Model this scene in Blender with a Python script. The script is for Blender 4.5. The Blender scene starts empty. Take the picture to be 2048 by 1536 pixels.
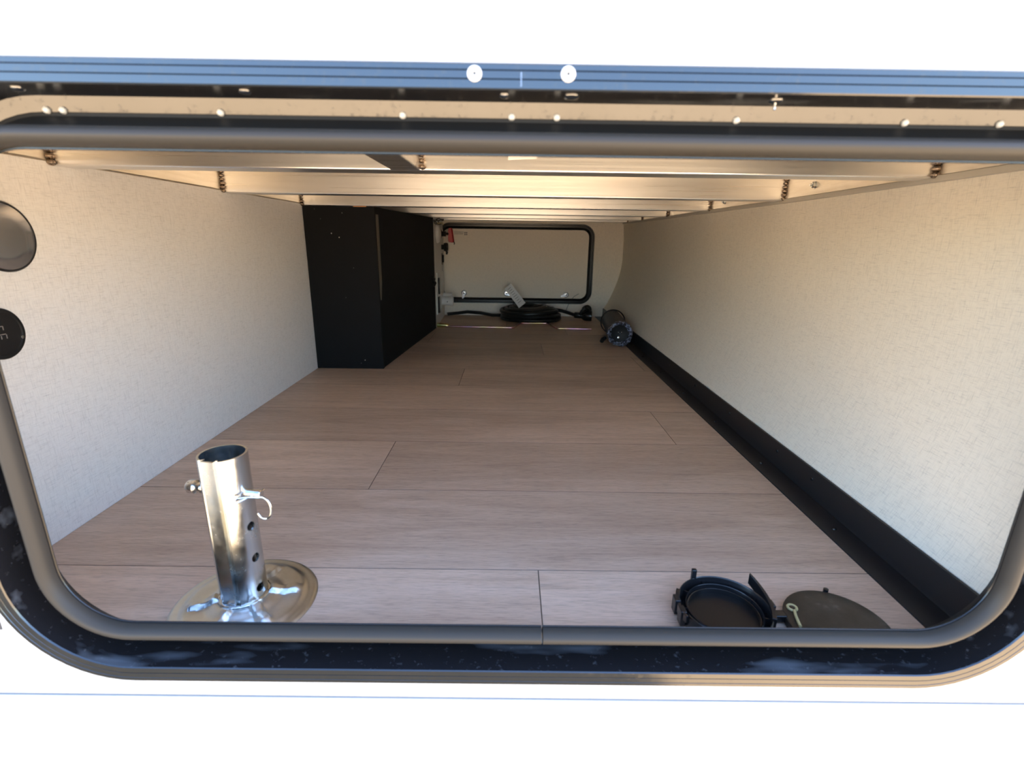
import bpy, bmesh, math, random
from mathutils import Vector, Matrix
random.seed(7)
sc = bpy.context.scene
COL = sc.collection

# ------------------------------------------------------------------ camera
F_PX = 998.3
TH, RO, YA = math.radians(16.23), math.radians(0.8), math.radians(0.25)
def cam_ray(u0, v0):
    c, s = math.cos(RO), math.sin(RO)
    u = c*u0 + s*v0; v = -s*u0 + c*v0
    y = math.cos(TH) - v*math.sin(TH); z = -v*math.cos(TH) - math.sin(TH)
    c, s = math.cos(YA), math.sin(YA)
    return Vector((c*u + s*y, -s*u + c*y, z))
fwd = cam_ray(0, 0); right = cam_ray(1, 0) - fwd; up = -(cam_ray(0, 1) - fwd)
cam_data = bpy.data.cameras.new('camera')
cam_data.sensor_width = 36.0
cam_data.lens = 36.0*F_PX/2048.0
cam_data.clip_start = 0.01
cam = bpy.data.objects.new('camera', cam_data); COL.objects.link(cam)
M = Matrix((right.normalized(), up.normalized(), -fwd.normalized())).transposed().to_4x4()
M.translation = Vector((0, 0, 0.4))
cam.matrix_world = M
cam_data.dof.use_dof = True
cam_data.dof.focus_distance = 0.95
cam_data.dof.aperture_fstop = 6.3
sc.camera = cam

# ------------------------------------------------------------------ world, sun, exposure
world = bpy.data.worlds.new('sky'); sc.world = world
world.use_nodes = True
wn = world.node_tree.nodes; wl = world.node_tree.links
wn.clear()
sky = wn.new('ShaderNodeTexSky'); sky.sky_type = 'NISHITA'
sky.sun_disc = False
sky.sun_elevation = math.radians(52); sky.sun_rotation = math.radians(70)
sky.air_density = 1.0; sky.dust_density = 0.6; sky.ozone_density = 3.0
bg = wn.new('ShaderNodeBackground'); bg.inputs['Strength'].default_value = 0.42
wo = wn.new('ShaderNodeOutputWorld')
wl.new(sky.outputs[0], bg.inputs['Color']); wl.new(bg.outputs[0], wo.inputs['Surface'])
sun_d = bpy.data.lights.new('sun', 'SUN'); sun_d.energy = 14.0; sun_d.angle = math.radians(0.55)
sun_d.color = (1.0, 0.93, 0.82)
sun = bpy.data.objects.new('sun', sun_d); COL.objects.link(sun)
sun_dir = Vector((0.45, 0.62, 1.0)).normalized()          # towards the sun: beside the trailer, a little behind its wall
sun.rotation_euler = sun_dir.to_track_quat('Z', 'Y').to_euler()
sc.view_settings.view_transform = 'Standard'
sc.view_settings.look = 'None'
sc.view_settings.gamma = 1.0
sc.view_settings.use_curve_mapping = False
sc.view_settings.exposure = 1.4
sc.cycles.max_bounces = 14
sc.cycles.diffuse_bounces = 10
sc.cycles.glossy_bounces = 6
sc.cycles.sample_clamp_indirect = 20.0

# ------------------------------------------------------------------ materials
MATS = {}
def mat(name, col, rough=0.5, metal=0.0, spec=0.5):
    m = bpy.data.materials.new(name); m.use_nodes = True
    b = m.node_tree.nodes['Principled BSDF']
    b.inputs['Base Color'].default_value = (*col, 1)
    b.inputs['Roughness'].default_value = rough
    b.inputs['Metallic'].default_value = metal
    b.inputs['Specular IOR Level'].default_value = spec
    MATS[name] = m
    return m
def nodes(m): return m.node_tree.nodes, m.node_tree.links, m.node_tree.nodes['Principled BSDF']
def noise(m, scale, vec=(1, 1, 1), detail=3.0, rough=0.5, coord='Object', rand=False, dist=0.0):
    n, l, b = nodes(m)
    tc = n.new('ShaderNodeTexCoord'); mp = n.new('ShaderNodeMapping'); tx = n.new('ShaderNodeTexNoise')
    mp.inputs['Scale'].default_value = vec
    l.new(tc.outputs[coord], mp.inputs['Vector'])
    if rand:
        oi = n.new('ShaderNodeObjectInfo'); cb = n.new('ShaderNodeCombineXYZ'); mu = n.new('ShaderNodeMath')
        mu.operation = 'MULTIPLY'; mu.inputs[1].default_value = 37.0
        l.new(oi.outputs['Random'], mu.inputs[0])
        for k in range(3): l.new(mu.outputs[0], cb.inputs[k])
        l.new(cb.outputs[0], mp.inputs['Location'])
    tx.inputs['Scale'].default_value = scale; tx.inputs['Detail'].default_value = detail
    tx.inputs['Roughness'].default_value = rough; tx.inputs['Distortion'].default_value = dist
    l.new(mp.outputs[0], tx.inputs['Vector'])
    return tx.outputs['Fac']
def ramp(m, fac, stops):
    n, l, b = nodes(m)
    r = n.new('ShaderNodeValToRGB')
    e = r.color_ramp.elements
    while len(e) < len(stops): e.new(0.5)
    for k, (p, c) in enumerate(stops):
        e[k].position = p
        e[k].color = (*c, 1) if not isinstance(c, (int, float)) else (c, c, c, 1)
    l.new(fac, r.inputs['Fac'])
    return r.outputs['Color']
def mix(m, a, b_, fac=1.0, mode='MULTIPLY'):
    n, l, b = nodes(m)
    x = n.new('ShaderNodeMix'); x.data_type = 'RGBA'; x.blend_type = mode
    if isinstance(fac, (int, float)): x.inputs[0].default_value = fac
    else: l.new(fac, x.inputs[0])
    for s, i in ((a, 6), (b_, 7)):
        if isinstance(s, tuple): x.inputs[i].default_value = (*s, 1)
        else: l.new(s, x.inputs[i])
    return x.outputs[2]
def bump(m, fac, strength=0.2, dist=0.001):
    n, l, b = nodes(m)
    bp = n.new('ShaderNodeBump'); bp.inputs['Strength'].default_value = strength
    bp.inputs['Distance'].default_value = dist
    l.new(fac, bp.inputs['Height']); l.new(bp.outputs[0], b.inputs['Normal'])
def setc(m, out): nodes(m)[1].new(out, nodes(m)[2].inputs['Base Color'])
def setr(m, out): nodes(m)[1].new(out, nodes(m)[2].inputs['Roughness'])

def linen(name, base, u, v):
    """woven linen print: short threads along two axes, u and v give the two thread directions' scales"""
    m = mat(name, base, 0.55, 0, 0.35)
    a = noise(m, 1.0, u, 2.0, 0.6); b = noise(m, 1.0, v, 2.0, 0.6)
    ca = ramp(m, a, [(0.28, 0.80), (0.45, 1.0), (0.70, 1.02)])
    cb = ramp(m, b, [(0.28, 0.80), (0.45, 1.0), (0.70, 1.02)])
    c = mix(m, mix(m, ca, cb), base, 1.0)
    setc(m, c)
    bump(m, a, 0.08, 0.0005)
    return m
linen('linen_side', (0.82, 0.80, 0.775), (1, 70, 1500), (1, 1500, 70))
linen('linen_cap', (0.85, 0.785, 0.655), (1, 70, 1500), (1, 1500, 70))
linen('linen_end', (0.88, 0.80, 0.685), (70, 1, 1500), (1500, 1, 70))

m = mat('plank_wood', (0.33, 0.26, 0.21), 0.42, 0, 0.4)
g1 = noise(m, 1.0, (2.6, 20, 1), 5, 0.62, rand=True, dist=1.6)
g2 = noise(m, 1.0, (55, 1100, 1), 3, 0.65, rand=True)
g3 = noise(m, 1.0, (0.9, 4, 1), 2, 0.5, rand=True)
g4 = noise(m, 1.0, (12, 230, 1), 4, 0.7, rand=True, dist=0.8)
c1 = ramp(m, g1, [(0.28, (0.49, 0.35, 0.255)), (0.50, (0.585, 0.43, 0.318)), (0.72, (0.66, 0.50, 0.385))])
c2 = ramp(m, g2, [(0.28, 0.66), (0.50, 1.0), (0.75, 1.06)])
c3 = ramp(m, g3, [(0.3, 0.84), (0.7, 1.12)])
oi_ = m.node_tree.nodes.new('ShaderNodeObjectInfo')
c3 = mix(m, c3, ramp(m, oi_.outputs['Random'], [(0.0, 0.93), (1.0, 1.06)]))
c4 = ramp(m, g4, [(0.30, 0.82), (0.48, 1.0), (0.7, 1.04)])
setc(m, mix(m, mix(m, mix(m, c1, c2), c3), c4))
setr(m, ramp(m, g2, [(0.3, 0.50), (0.7, 0.38)]))
bump(m, g2, 0.10, 0.0006)

mat('plank_edge', (0.17, 0.122, 0.09), 0.7)
mat('subfloor', (0.05, 0.04, 0.035), 0.8)
mat('exterior_white', (0.55, 0.55, 0.55), 0.35)
mat('decal_grey', (0.06, 0.06, 0.065), 0.4)
mat('gap_dark', (0.02, 0.022, 0.03), 0.8)

m = mat('frame_black', (0.105, 0.105, 0.106), 0.14, 1.0)
fn = noise(m, 220, (1, 1, 1), 2, 0.6)
setr(m, ramp(m, fn, [(0.55, 0.13), (0.72, 0.30)]))
m = mat('flange_black', (0.092, 0.093, 0.097), 0.14, 1.0)
setr(m, ramp(m, noise(m, 220, (1, 1, 1), 2, 0.6), [(0.55, 0.12), (0.72, 0.26)]))
m = mat('channel_black', (0.012, 0.012, 0.014), 0.22, 0.0, 0.5)
fn = noise(m, 160, (1, 1, 1), 3, 0.65)
setc(m, mix(m, ramp(m, fn, [(0.62, (0.012, 0.012, 0.014)), (0.78, (0.10, 0.10, 0.105))]), ramp(m, noise(m, 1.0, (7, 30, 30), 3, 0.6), [(0.58, (0, 0, 0)), (0.74, (0.09, 0.10, 0.115))]), 1.0, 'ADD'))
mat('rubber', (0.038, 0.034, 0.029), 0.45, 0, 0.26)
mat('matte_black', (0.012, 0.012, 0.0125), 0.55, 0, 0.3)
m = mat('panel_black', (0.0075, 0.0075, 0.008), 0.75, 0, 0.18)
mat('trim_black', (0.013, 0.013, 0.014), 0.40, 0, 0.45)
mat('gloss_black', (0.010, 0.010, 0.011), 0.22, 0, 0.5)
mat('cap_floor', (0.034, 0.029, 0.027), 0.42, 0, 0.5)
mat('cord_black', (0.010, 0.010, 0.010), 0.30, 0, 0.5)
mat('rivet_white', (0.80, 0.79, 0.76), 0.35, 0.0)
mat('chrome', (0.80, 0.79, 0.77), 0.16, 1.0)
mat('chrome_dark', (0.10, 0.10, 0.10), 0.3, 1.0)
mat('white_plastic', (0.72, 0.71, 0.69), 0.4)
mat('red_plastic', (0.42, 0.012, 0.016), 0.35)
mat('tag_white', (0.80, 0.78, 0.76), 0.5)
mat('print_grey', (0.22, 0.20, 0.19), 0.6)
mat('raw_edge', (0.10, 0.088, 0.068), 0.8)
mat('wood_shim', (0.50, 0.25, 0.11), 0.7)
mat('lens_grey', (0.42, 0.42, 0.44), 0.14, 0.75)
mat('strap_yellow', (0.52, 0.43, 0.20), 0.45)
mat('trim_beige', (0.52, 0.48, 0.40), 0.5)

m = mat('aluminium', (0.83, 0.80, 0.76), 0.30, 1.0)
an = noise(m, 1.0, (1.5, 260, 260), 3, 0.6)
setr(m, ramp(m, an, [(0.35, 0.27), (0.65, 0.33)]))
ap = noise(m, 1.0, (3, 30, 60), 2, 0.5)
setc(m, ramp(m, ap, [(0.3, (0.80, 0.785, 0.77)), (0.7, (0.90, 0.885, 0.87))]))
bump(m, an, 0.02, 0.0002)
m = mat('mill_aluminium', (0.84, 0.77, 0.66), 0.42, 1.0)
an = noise(m, 1.0, (40, 12, 160), 4, 0.6)
setc(m, ramp(m, an, [(0.3, (0.76, 0.69, 0.58)), (0.7, (0.90, 0.84, 0.74))]))
bump(m, an, 0.08, 0.0005)
m = mat('weld_metal', (0.30, 0.22, 0.16), 0.38, 1.0)
an = noise(m, 500, (1, 1, 1), 3, 0.6)
setc(m, ramp(m, an, [(0.35, (0.07, 0.05, 0.04)), (0.6, (0.50, 0.40, 0.31))]))

m = mat('zinc', (0.62, 0.66, 0.68), 0.22, 1.0)
zn = noise(m, 22, (1, 1, 0.5), 4, 0.6)
setc(m, ramp(m, zn, [(0.30, (0.55, 0.55, 0.50)), (0.5, (0.62, 0.66, 0.69)), (0.72, (0.72, 0.73, 0.70))]))
setr(m, ramp(m, noise(m, 60, (1, 1, 1), 3, 0.6), [(0.3, 0.16), (0.7, 0.30)]))
m = mat('zinc_plate', (0.46, 0.45, 0.40), 0.30, 1.0)
zn = noise(m, 30, (1, 1, 1), 5, 0.65)
zs = noise(m, 150, (1, 1, 1), 2, 0.6)
setc(m, mix(m, ramp(m, zn, [(0.3, (0.52, 0.53, 0.51)), (0.55, (0.62, 0.63, 0.61)), (0.75, (0.72, 0.72, 0.69))]),
            ramp(m, zs, [(0.14, (0.25, 0.15, 0.07)), (0.19, (1, 1, 1))])))
setr(m, ramp(m, zn, [(0.3, 0.28), (0.7, 0.42)]))
m = mat('gold_zinc', (0.62, 0.60, 0.22), 0.22, 1.0)
gz = noise(m, 30, (1, 1, 1), 2, 0.5)
setc(m, ramp(m, gz, [(0.35, (0.55, 0.62, 0.25)), (0.65, (0.75, 0.62, 0.28))]))
m = mat('rod_zinc', (0.75, 0.55, 0.45), 0.22, 1.0)
rz = noise(m, 1.0, (11, 11, 11), 1, 0.5)
setc(m, ramp(m, rz, [(0.35, (0.78, 0.62, 0.30)), (0.5, (0.80, 0.50, 0.50)), (0.65, (0.72, 0.45, 0.62))]))
m = mat('brown_rubber', (0.040, 0.034, 0.022), 0.50, 0, 0.4)
br = noise(m, 34, (1, 1, 1), 5, 0.65)
setc(m, ramp(m, br, [(0.40, (0.034, 0.023, 0.013)), (0.62, (0.050, 0.036, 0.023)), (0.78, (0.13, 0.110, 0.085))]))
# clear plastic film
m = mat('plastic_film', (0.85, 0.88, 0.95), 0.12)
n_, l_, b_ = nodes(m)
b_.inputs['Transmission Weight'].default_value = 0.0
b_.inputs['Alpha'].default_value = 0.12
b_.inputs['Specular IOR Level'].default_value = 1.0
bump(m, noise(m, 90, (1, 1, 0.4), 3, 0.6), 0.9, 0.006)
m = mat('film_crumpled', (0.16, 0.19, 0.32), 0.12)
n_, l_, b_ = nodes(m)
b_.inputs['Alpha'].default_value = 0.70
setc(m, ramp(m, noise(m, 140, (1, 1, 1), 3, 0.6), [(0.46, (0.03, 0.035, 0.07)), (0.62, (0.62, 0.70, 0.95))]))  # crumple highlights painted into the colour as pale blue-white spots on dark
b_.inputs['Specular IOR Level'].default_value = 1.0
bump(m, noise(m, 120, (1, 1, 1), 3, 0.6), 1.0, 0.008)
# ground
m = mat('ground_gravel', (0.48, 0.40, 0.30), 0.9)
gn = noise(m, 3.0, (1, 1, 1), 6, 0.7)
setc(m, ramp(m, gn, [(0.3, (0.50, 0.355, 0.20)), (0.7, (0.66, 0.47, 0.28))]))

# ------------------------------------------------------------------ mesh helpers
class MB:
    def __init__(s): s.v = []; s.f = []
    def add(s, vs, fs):
        o = len(s.v); s.v += [tuple(x) for x in vs]; s.f += [tuple(i + o for i in f) for f in fs]; return s
    def box(s, x0, x1, y0, y1, z0, z1):
        vs = [(x, y, z) for x in (x0, x1) for y in (y0, y1) for z in (z0, z1)]
        return s.add(vs, [(0, 1, 3, 2), (4, 6, 7, 5), (0, 4, 5, 1), (2, 3, 7, 6), (0, 2, 6, 4), (1, 5, 7, 3)])
    def prism(s, poly, z0, z1):
        n = len(poly)
        vs = [(x, y, z0) for x, y in poly] + [(x, y, z1) for x, y in poly]
        fs = [tuple(range(n))[::-1], tuple(range(n, 2*n))] + [(i, (i+1) % n, n+(i+1) % n, n+i) for i in range(n)]
        return s.add(vs, fs)
    def tube(s, pts, r, n=10, closed=False, caps=True):
        pts = [Vector(p) for p in pts]; N = len(pts)
        rr = r if isinstance(r, (list, tuple)) else [r]*N
        prev = None; vs = []
        for i, p in enumerate(pts):
            a = pts[(i-1) % N] if (closed or i > 0) else p
            b = pts[(i+1) % N] if (closed or i < N-1) else p
            t = (b - a).normalized()
            if prev is None:
                ref = Vector((0, 0, 1)) if abs(t.z) < 0.9 else Vector((1, 0, 0))
                nrm = t.cross(ref).normalized()
            else:
                nrm = (prev - t*prev.dot(t)).normalized()
            prev = nrm; bi = t.cross(nrm)
            for k in range(n):
                an_ = 2*math.pi*k/n
                vs.append(p + rr[i]*(math.cos(an_)*nrm + math.sin(an_)*bi))
        fs = []
        for i in range(N if closed else N-1):
            j = (i+1) % N
            for k in range(n):
                fs.append((i*n+k, i*n+(k+1) % n, j*n+(k+1) % n, j*n+k))
        if caps and not closed:
            fs += [tuple(range(n))[::-1], tuple((N-1)*n + k for k in range(n))]
        return s.add(vs, fs)
    def lathe(s, prof, n=40, M4=None, closed=False):
        """prof: (r, z) list, turned about z, then moved by M4"""
        vs = []; P_ = len(prof)
        for k in range(n):
            a = 2*math.pi*k/n
            for r, z in prof: vs.append(Vector((r*math.cos(a), r*math.sin(a), z)))
        if M4 is not None: vs = [M4 @ v for v in vs]
        fs = []
        for k in range(n):
            j = (k+1) % n
            for i in range(P_ if closed else P_-1):
                i2 = (i+1) % P_
                fs.append((k*P_+i, j*P_+i, j*P_+i2, k*P_+i2))
        if not closed:
            if prof[0][0] > 1e-6: fs.append(tuple(k*P_ for k in range(n))[::-1])
            if prof[-1][0] > 1e-6: fs.append(tuple(k*P_+P_-1 for k in range(n)))
        return s.add(vs, fs)
    def build(s, name, material, parent=None, smooth=35, bevel=0, loc=None, seg=2):
        me = bpy.data.meshes.new(name)
        me.from_pydata(s.v, [], s.f); me.validate()
        bm = bmesh.new(); bm.from_mesh(me)
        bmesh.ops.remove_doubles(bm, verts=bm.verts, dist=1e-7)
        bmesh.ops.recalc_face_normals(bm, faces=bm.faces)
        bm.to_mesh(me); bm.free()
        me.materials.append(MATS[material] if isinstance(material, str) else material)
        if smooth:
            me.shade_smooth(); me.set_sharp_from_angle(angle=math.radians(smooth))
        o = bpy.data.objects.new(name, me); COL.objects.link(o)
        if loc is not None: o.location = loc
        if parent is not None: o.parent = parent
        if bevel:
            bv = o.modifiers.new('bevel', 'BEVEL'); bv.width = bevel; bv.segments = seg; bv.limit_method = 'ANGLE'
        return o
def tag(o, label=None, cat=None, group=None, kind=None):
    if label: o['label'] = label
    if cat: o['category'] = cat
    if group: o['group'] = group
    if kind: o['kind'] = kind
    return o
def empty(name, loc=(0, 0, 0)):
    o = bpy.data.objects.new(name, None); COL.objects.link(o); o.location = loc; o.empty_display_size = 0.05
    return o
def copy_to(src, parent, loc):
    o = src.copy(); COL.objects.link(o); o.parent = parent; o.location = loc; return o
def axis_matrix(origin, zdir, xdir=None):
    z = Vector(zdir).normalized()
    x = Vector(xdir) if xdir else (Vector((0, 0, 1)) if abs(z.z) < 0.9 else Vector((1, 0, 0)))
    x = (x - z*x.dot(z)).normalized(); y = z.cross(x)
    m4 = Matrix((x, y, z)).transposed().to_4x4(); m4.translation = Vector(origin); return m4
def rrect(x0, x1, z0, z1, r, n=14, start=None):
    """rounded rectangle, counter-clockwise from the middle of the bottom edge: [(x, z, nx, nz)] with outward normals"""
    pts = []
    sx = start if start is not None else (x0+x1)/2
    def line(a, b, nrm, k):
        for i in range(k):
            t = i/k
            pts.append((a[0]+(b[0]-a[0])*t, a[1]+(b[1]-a[1])*t, *nrm))
    def arc(cx, cz, a0):
        for i in range(n):
            a = a0 + (math.pi/2)*i/n
            pts.append((cx+r*math.cos(a), cz+r*math.sin(a), math.cos(a), math.sin(a)))
    line((sx, z0), (x1-r, z0), (0, -1), 10); arc(x1-r, z0+r, -math.pi/2)
    line((x1, z0+r), (x1, z1-r), (1, 0), 8); arc(x1-r, z1-r, 0)
    line((x1-r, z1), (x0+r, z1), (0, 1), 20); arc(x0+r, z1-r, math.pi/2)
    line((x0, z1-r), (x0, z0+r), (-1, 0), 8); arc(x0+r, z0+r, math.pi)
    line((x0+r, z0), (sx, z0), (0, -1), 10)
    return pts
def sweep(mb, path, prof, closed_path=True, closed_prof=False):
    """prof: list of (s outward, y)"""
    vs = [(x+nx*s, y, z+nz*s) for (x, z, nx, nz) in path for (s, y) in prof]
    P_, N = len(prof), len(path); fs = []
    for i in range(N if closed_path else N-1):
        j = (i+1) % N
        for k in range(P_ if closed_prof else P_-1):
            k2 = (k+1) % P_
            fs.append((i*P_+k, j*P_+k, j*P_+k2, i*P_+k2))
    if closed_prof and not closed_path:
        fs += [tuple(range(P_)), tuple((N-1)*P_+k for k in range(P_))]
    return mb.add(vs, fs)

# ------------------------------------------------------------------ dimensions (metres)
XL, XT = -0.607, 0.576          # left wall, right wall at the top
ZT = 0.490                      # underside of beams
YW0, YW1 = 0.374, 0.395         # trailer side wall, outside and inside
YF = 2.70                       # far wall
OX0, OX1, OZ0, OZ1, OR = -0.4083, 0.4455, 0.0500, 0.4578, 0.062   # opening inside the seal

# ------------------------------------------------------------------ ground
g = MB().box(-300, 300, -300, 300, -0.82, -0.78).build('ground', 'ground_gravel', smooth=0)
tag(g, kind='structure')

# ------------------------------------------------------------------ side wall of the trailer
def wall_with_hole():
    hole = rrect(OX0-0.0502, OX1+0.0502, OZ0-0.0502, OZ1+0.0502, OR+0.0502)
    cx, cz = (OX0+OX1)/2, (OZ0+OZ1)/2
    X0, X1, Z0, Z1 = -4.5, 0.98, -0.0208, 2.2
    outer = []
    for (x, z, nx, nz) in hole:
        dx, dz = x-cx, z-cz
        t = min(((X1-cx)/dx if dx > 1e-9 else 1e9), ((X0-cx)/dx if dx < -1e-9 else 1e9),
                ((Z1-cz)/dz if dz > 1e-9 else 1e9), ((Z0-cz)/dz if dz < -1e-9 else 1e9))
        outer.append([cx+dx*t, cz+dz*t])
    for cxn, czn in ((X0, Z0), (X1, Z0), (X1, Z1), (X0, Z1)):      # snap the nearest ray to each corner
        k = min(range(len(outer)), key=lambda i: (outer[i][0]-cxn)**2 + (outer[i][1]-czn)**2)
        outer[k] = [cxn, czn]
    N = len(hole); mb = MB(); vs = []
    for (x, z, _, _), (ox, oz) in zip(hole, outer):
        vs += [(x, YW0, z), (ox, YW0, oz), (x, YW1, z), (ox, YW1, oz)]
    fs = []
    for i in range(N):
        a, b = 4*i, 4*((i+1) % N)
        fs += [(a, a+1, b+1, b), (a+2, b+2, b+3, a+3), (a, b, b+2, a+2), (a+1, a+3, b+3, b+1)]
    mb.add(vs, fs)
    return mb
wf = wall_with_hole().build('wall_front', 'exterior_white', smooth=0); tag(wf, kind='structure')
MB().box(-4.5, 0.98, YW0, YW1, -0.55, -0.0240).build('siding_panel', 'exterior_white', wf, smooth=0, bevel=0.0006)
MB().box(-4.5, 0.98, YW0+0.008, YW1-0.001, -0.025, -0.019).build('panel_joint', 'gap_dark', wf, smooth=0)
MB().box(-4.5, OX0-0.0505, YW0-0.0006, YW0+0.0002, 0.0525, 0.26).build('decal_stripe', 'decal_grey', wf, smooth=0)

# ------------------------------------------------------------------ hatch frame round the opening
hf = empty('hatch_frame', (0.0175, YW0, OZ0-0.052))
tag(hf, 'glossy black metal hatch frame with rubber seal in the white trailer wall', 'frame')
off = -Vector(hf.location)
def child(mb, name, material, parent=hf, **k):
    mb.v = [tuple(Vector(v) + off) for v in mb.v]
    return mb.build(name, material, parent, **k)
path = rrect(OX0, OX1, OZ0, OZ1, OR)
YO = 0.371                       # front of the flange
flange = [(0.0525, YW0), (0.0525, YO+0.0012), (0.0515, YO), (0.0484, YO), (0.0480, YO+0.0006), (0.0476, YO), (0.0432, YO), (0.0428, YO+0.0008),
          (0.0424, YO), (0.0375, YO), (0.0366, YO+0.0010)]
child(sweep(MB(), path, flange), 'outer_flange', 'flange_black', smooth=25)
child(sweep(MB(), path, [(0.0366, YO+0.0010), (0.0375, YO+0.0355)]), 'channel_wall', 'channel_black', smooth=25)
child(sweep(MB(), path, [(0.0375, YO+0.0355), (0.0275, YO+0.0388)]), 'channel_web', 'frame_black', smooth=25)
child(sweep(MB(), path, [(0.0275, YO+0.0388), (0.0272, YO+0.0392), (0.0250, YO+0.0392), (0.0115, YO+0.026), (0.0080, YO+0.020)]), 'channel', 'matte_black', smooth=25)
# bulb seal, cut at one place along the sill
sp = rrect(OX0, OX1, OZ0, OZ1, OR, start=0.0332)
sp = [(0.0337, OZ0, 0, -1)] + sp[1:] + [(0.0325, OZ0, 0, -1)]
bulb = [(0.0020, YO+0.0195), (0.0002, YO+0.0170)]
for k in range(15):
    a = math.pi*(1.0 - 1.12*k/14.0)
    bulb.append((0.0070 + 0.0070*math.cos(a), YO+0.0150 - 0.0110*math.sin(a)))
seal_prof = bulb + [(0.0125, YO+0.026), (0.0110, YO+0.026)]
seal = child(sweep(MB(), sp, seal_prof, closed_path=False, closed_prof=True), 'rubber_seal', 'rubber', smooth=40)
lip = [(-0.0012, YO+0.0150), (-0.0016, YO+0.0158), (-0.0012, YO+0.0168), (0.0025, YO+0.0200), (0.0025, YO+0.0150)]
child(sweep(MB(), sp, lip, closed_path=False, closed_prof=True), 'seal_lip', 'gloss_black', smooth=40)
# rivets and screws
def rivet(x, z, r, name='rivet', big=True):
    M4 = axis_matrix((x, YO, z), (0, -1, 0))
    prof = [(r*1.0, -0.0002), (r, 0.0006), (r*0.86, 0.0014), (r*0.5, 0.0018), (r*0.30, 0.0018), (r*0.22, 0.0008), (0, 0.0008)]
    o = child(MB().lathe(prof, 28, M4), name, 'rivet_white')
    if big:
        oo = MB().lathe([(r*0.20, 0.0009), (r*0.16, 0.0015), (0, 0.0016)], 14, M4)
        oo.v = [tuple(Vector(v) + off) for v in oo.v]
        oo.build('rivet_mandrel', 'chrome_dark', o)
    return o
rivet(-0.0258, 0.5035, 0.0048); rivet(0.0357, 0.5040, 0.0048)
child(MB().box(0.0047, 0.0051, YO-0.0002, YO+0.0004, OZ1+0.0385, OZ1+0.0470), 'joint_line', 'lens_grey', smooth=0)
def under_rivet(x, y, r, tail=False):
    z = OZ1 + 0.0368
    M4 = axis_matrix((x, y, z), (0, 0, -1))
    mb = MB().lathe([(r, -0.0006), (r, 0.0003), (r*0.8, 0.0012), (r*0.4, 0.0017), (0, 0.0018)], 24, M4)
    if tail: mb.lathe([(0.0009, 0.0), (0.0009, 0.0052), (0, 0.0056)], 10, M4)
    child(mb, 'rivet', 'chrome' if r < 0.0045 else 'chrome')
for x, r in ((-0.3406, 0.0042), (-0.1846, 0.0042), (-0.0064, 0.0036), (0.0399, 0.0054)): under_rivet(x, YO+0.0150, r)
under_rivet(0.1830, YO+0.0190, 0.0050, True)
for x in (-0.3313, -0.3432, -0.2156, -0.0816, -0.0012, 0.0322, 0.1651, 0.2901, 0.3607):
    M4 = axis_matrix((x, YO+0.0378, OZ1+0.0282), (0, -0.75, -1))
    child(MB().lathe([(0.0024, -0.001), (0.0024, 0.0008), (0.0013, 0.0017), (0, 0.0020)], 12, M4), 'screw', 'rivet_white')

# ------------------------------------------------------------------ floor with planks
fl = MB().box(XL-0.02, 0.60, YW1, YF+0.06, -0.06, -0.012).build('floor', 'subfloor', smooth=0); tag(fl, kind='structure')
ys = [0.377, 0.5375, 0.742, 0.9450, 1.1465, 1.3510, 1.5410, 1.745, 1.949, 2.153, 2.357, 2.561, YF]
joints = [[0.0385], [], [-0.2312], [0.3420], [], [-0.1445], [0.43], [0.121], [-0.33], [0.25], [-0.02], [0.36]]
def plank_mesh(w, d):
    e = 0.00045; h = 0.012
    mb = MB()
    vs = [(-w, -d, -h), (w, -d, -h), (w, d, -h), (-w, d, -h), (-w, -d, -e), (w, -d, -e), (w, d, -e), (-w, d, -e),
          (-w+e, -d+e, 0), (w-e, -d+e, 0), (w-e, d-e, 0), (-w+e, d-e, 0)]
    fs = [(0, 3, 2, 1), (8, 9, 10, 11)]
    for i in range(4):
        j = (i+1) % 4
        fs += [(i, j, 4+j, 4+i), (4+i, 4+j, 8+j, 8+i)]
    return mb.add(vs, fs)
for r in range(12):
    xs = [XL] + joints[r] + [0.500]
    for a, b in zip(xs[:-1], xs[1:]):
        w, d = (b-a)/2 - 0.0002, (ys[r+1]-ys[r])/2 - 0.0002
        po = plank_mesh(w, d).build('plank', 'plank_wood', fl, smooth=0, loc=((a+b)/2, (ys[r]+ys[r+1])/2, 0))
        po.data.materials.append(MATS['plank_edge'])
        for f_ in po.data.polygons:
            if f_.normal.z < 0.99: f_.material_index = 1

# ------------------------------------------------------------------ walls inside
wl_ = MB().box(XL-0.02, XL, YW1, YF+0.02, -0.012, ZT-0.0015).build('wall_left', 'linen_side', smooth=0); tag(wl_, kind='structure')
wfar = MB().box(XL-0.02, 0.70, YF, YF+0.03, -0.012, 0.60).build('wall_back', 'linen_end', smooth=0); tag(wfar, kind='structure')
# right wall: concave front-cap liner
def xt(y): return XT - 0.003 - (0.028*((1.15-y)/0.75)**1.5 if y < 1.15 else 0.0)     # the liner bows in towards the near end
prof = [(0.497, -0.012), (0.497, 0.040), (0.5005, 0.046)]
for k in range(1, 15):
    t = k/14
    prof.append((0.5005 + (XT+0.010-0.5005)*math.sin(t*math.pi/2)**0.9, 0.046 + 0.27*t))
prof += [(XT+0.009, 0.40), (XT+0.002, ZT-0.004)]
ysec = [YW1, 0.50, 0.60, 0.70, 0.80, 0.90, 1.0, 1.15, 1.6, 2.15, YF]
def sections(mb, rows):
    n = len(rows[0])
    for r_ in rows: mb.v += r_
    for q in range(len(rows)-1):
        mb.f += [(q*n+k, q*n+(k+1) % n, (q+1)*n+(k+1) % n, (q+1)*n+k) for k in range(n)]
    mb.f += [tuple(range(n)), tuple((len(rows)-1)*n+k for k in range(n))]
    return mb
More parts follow.
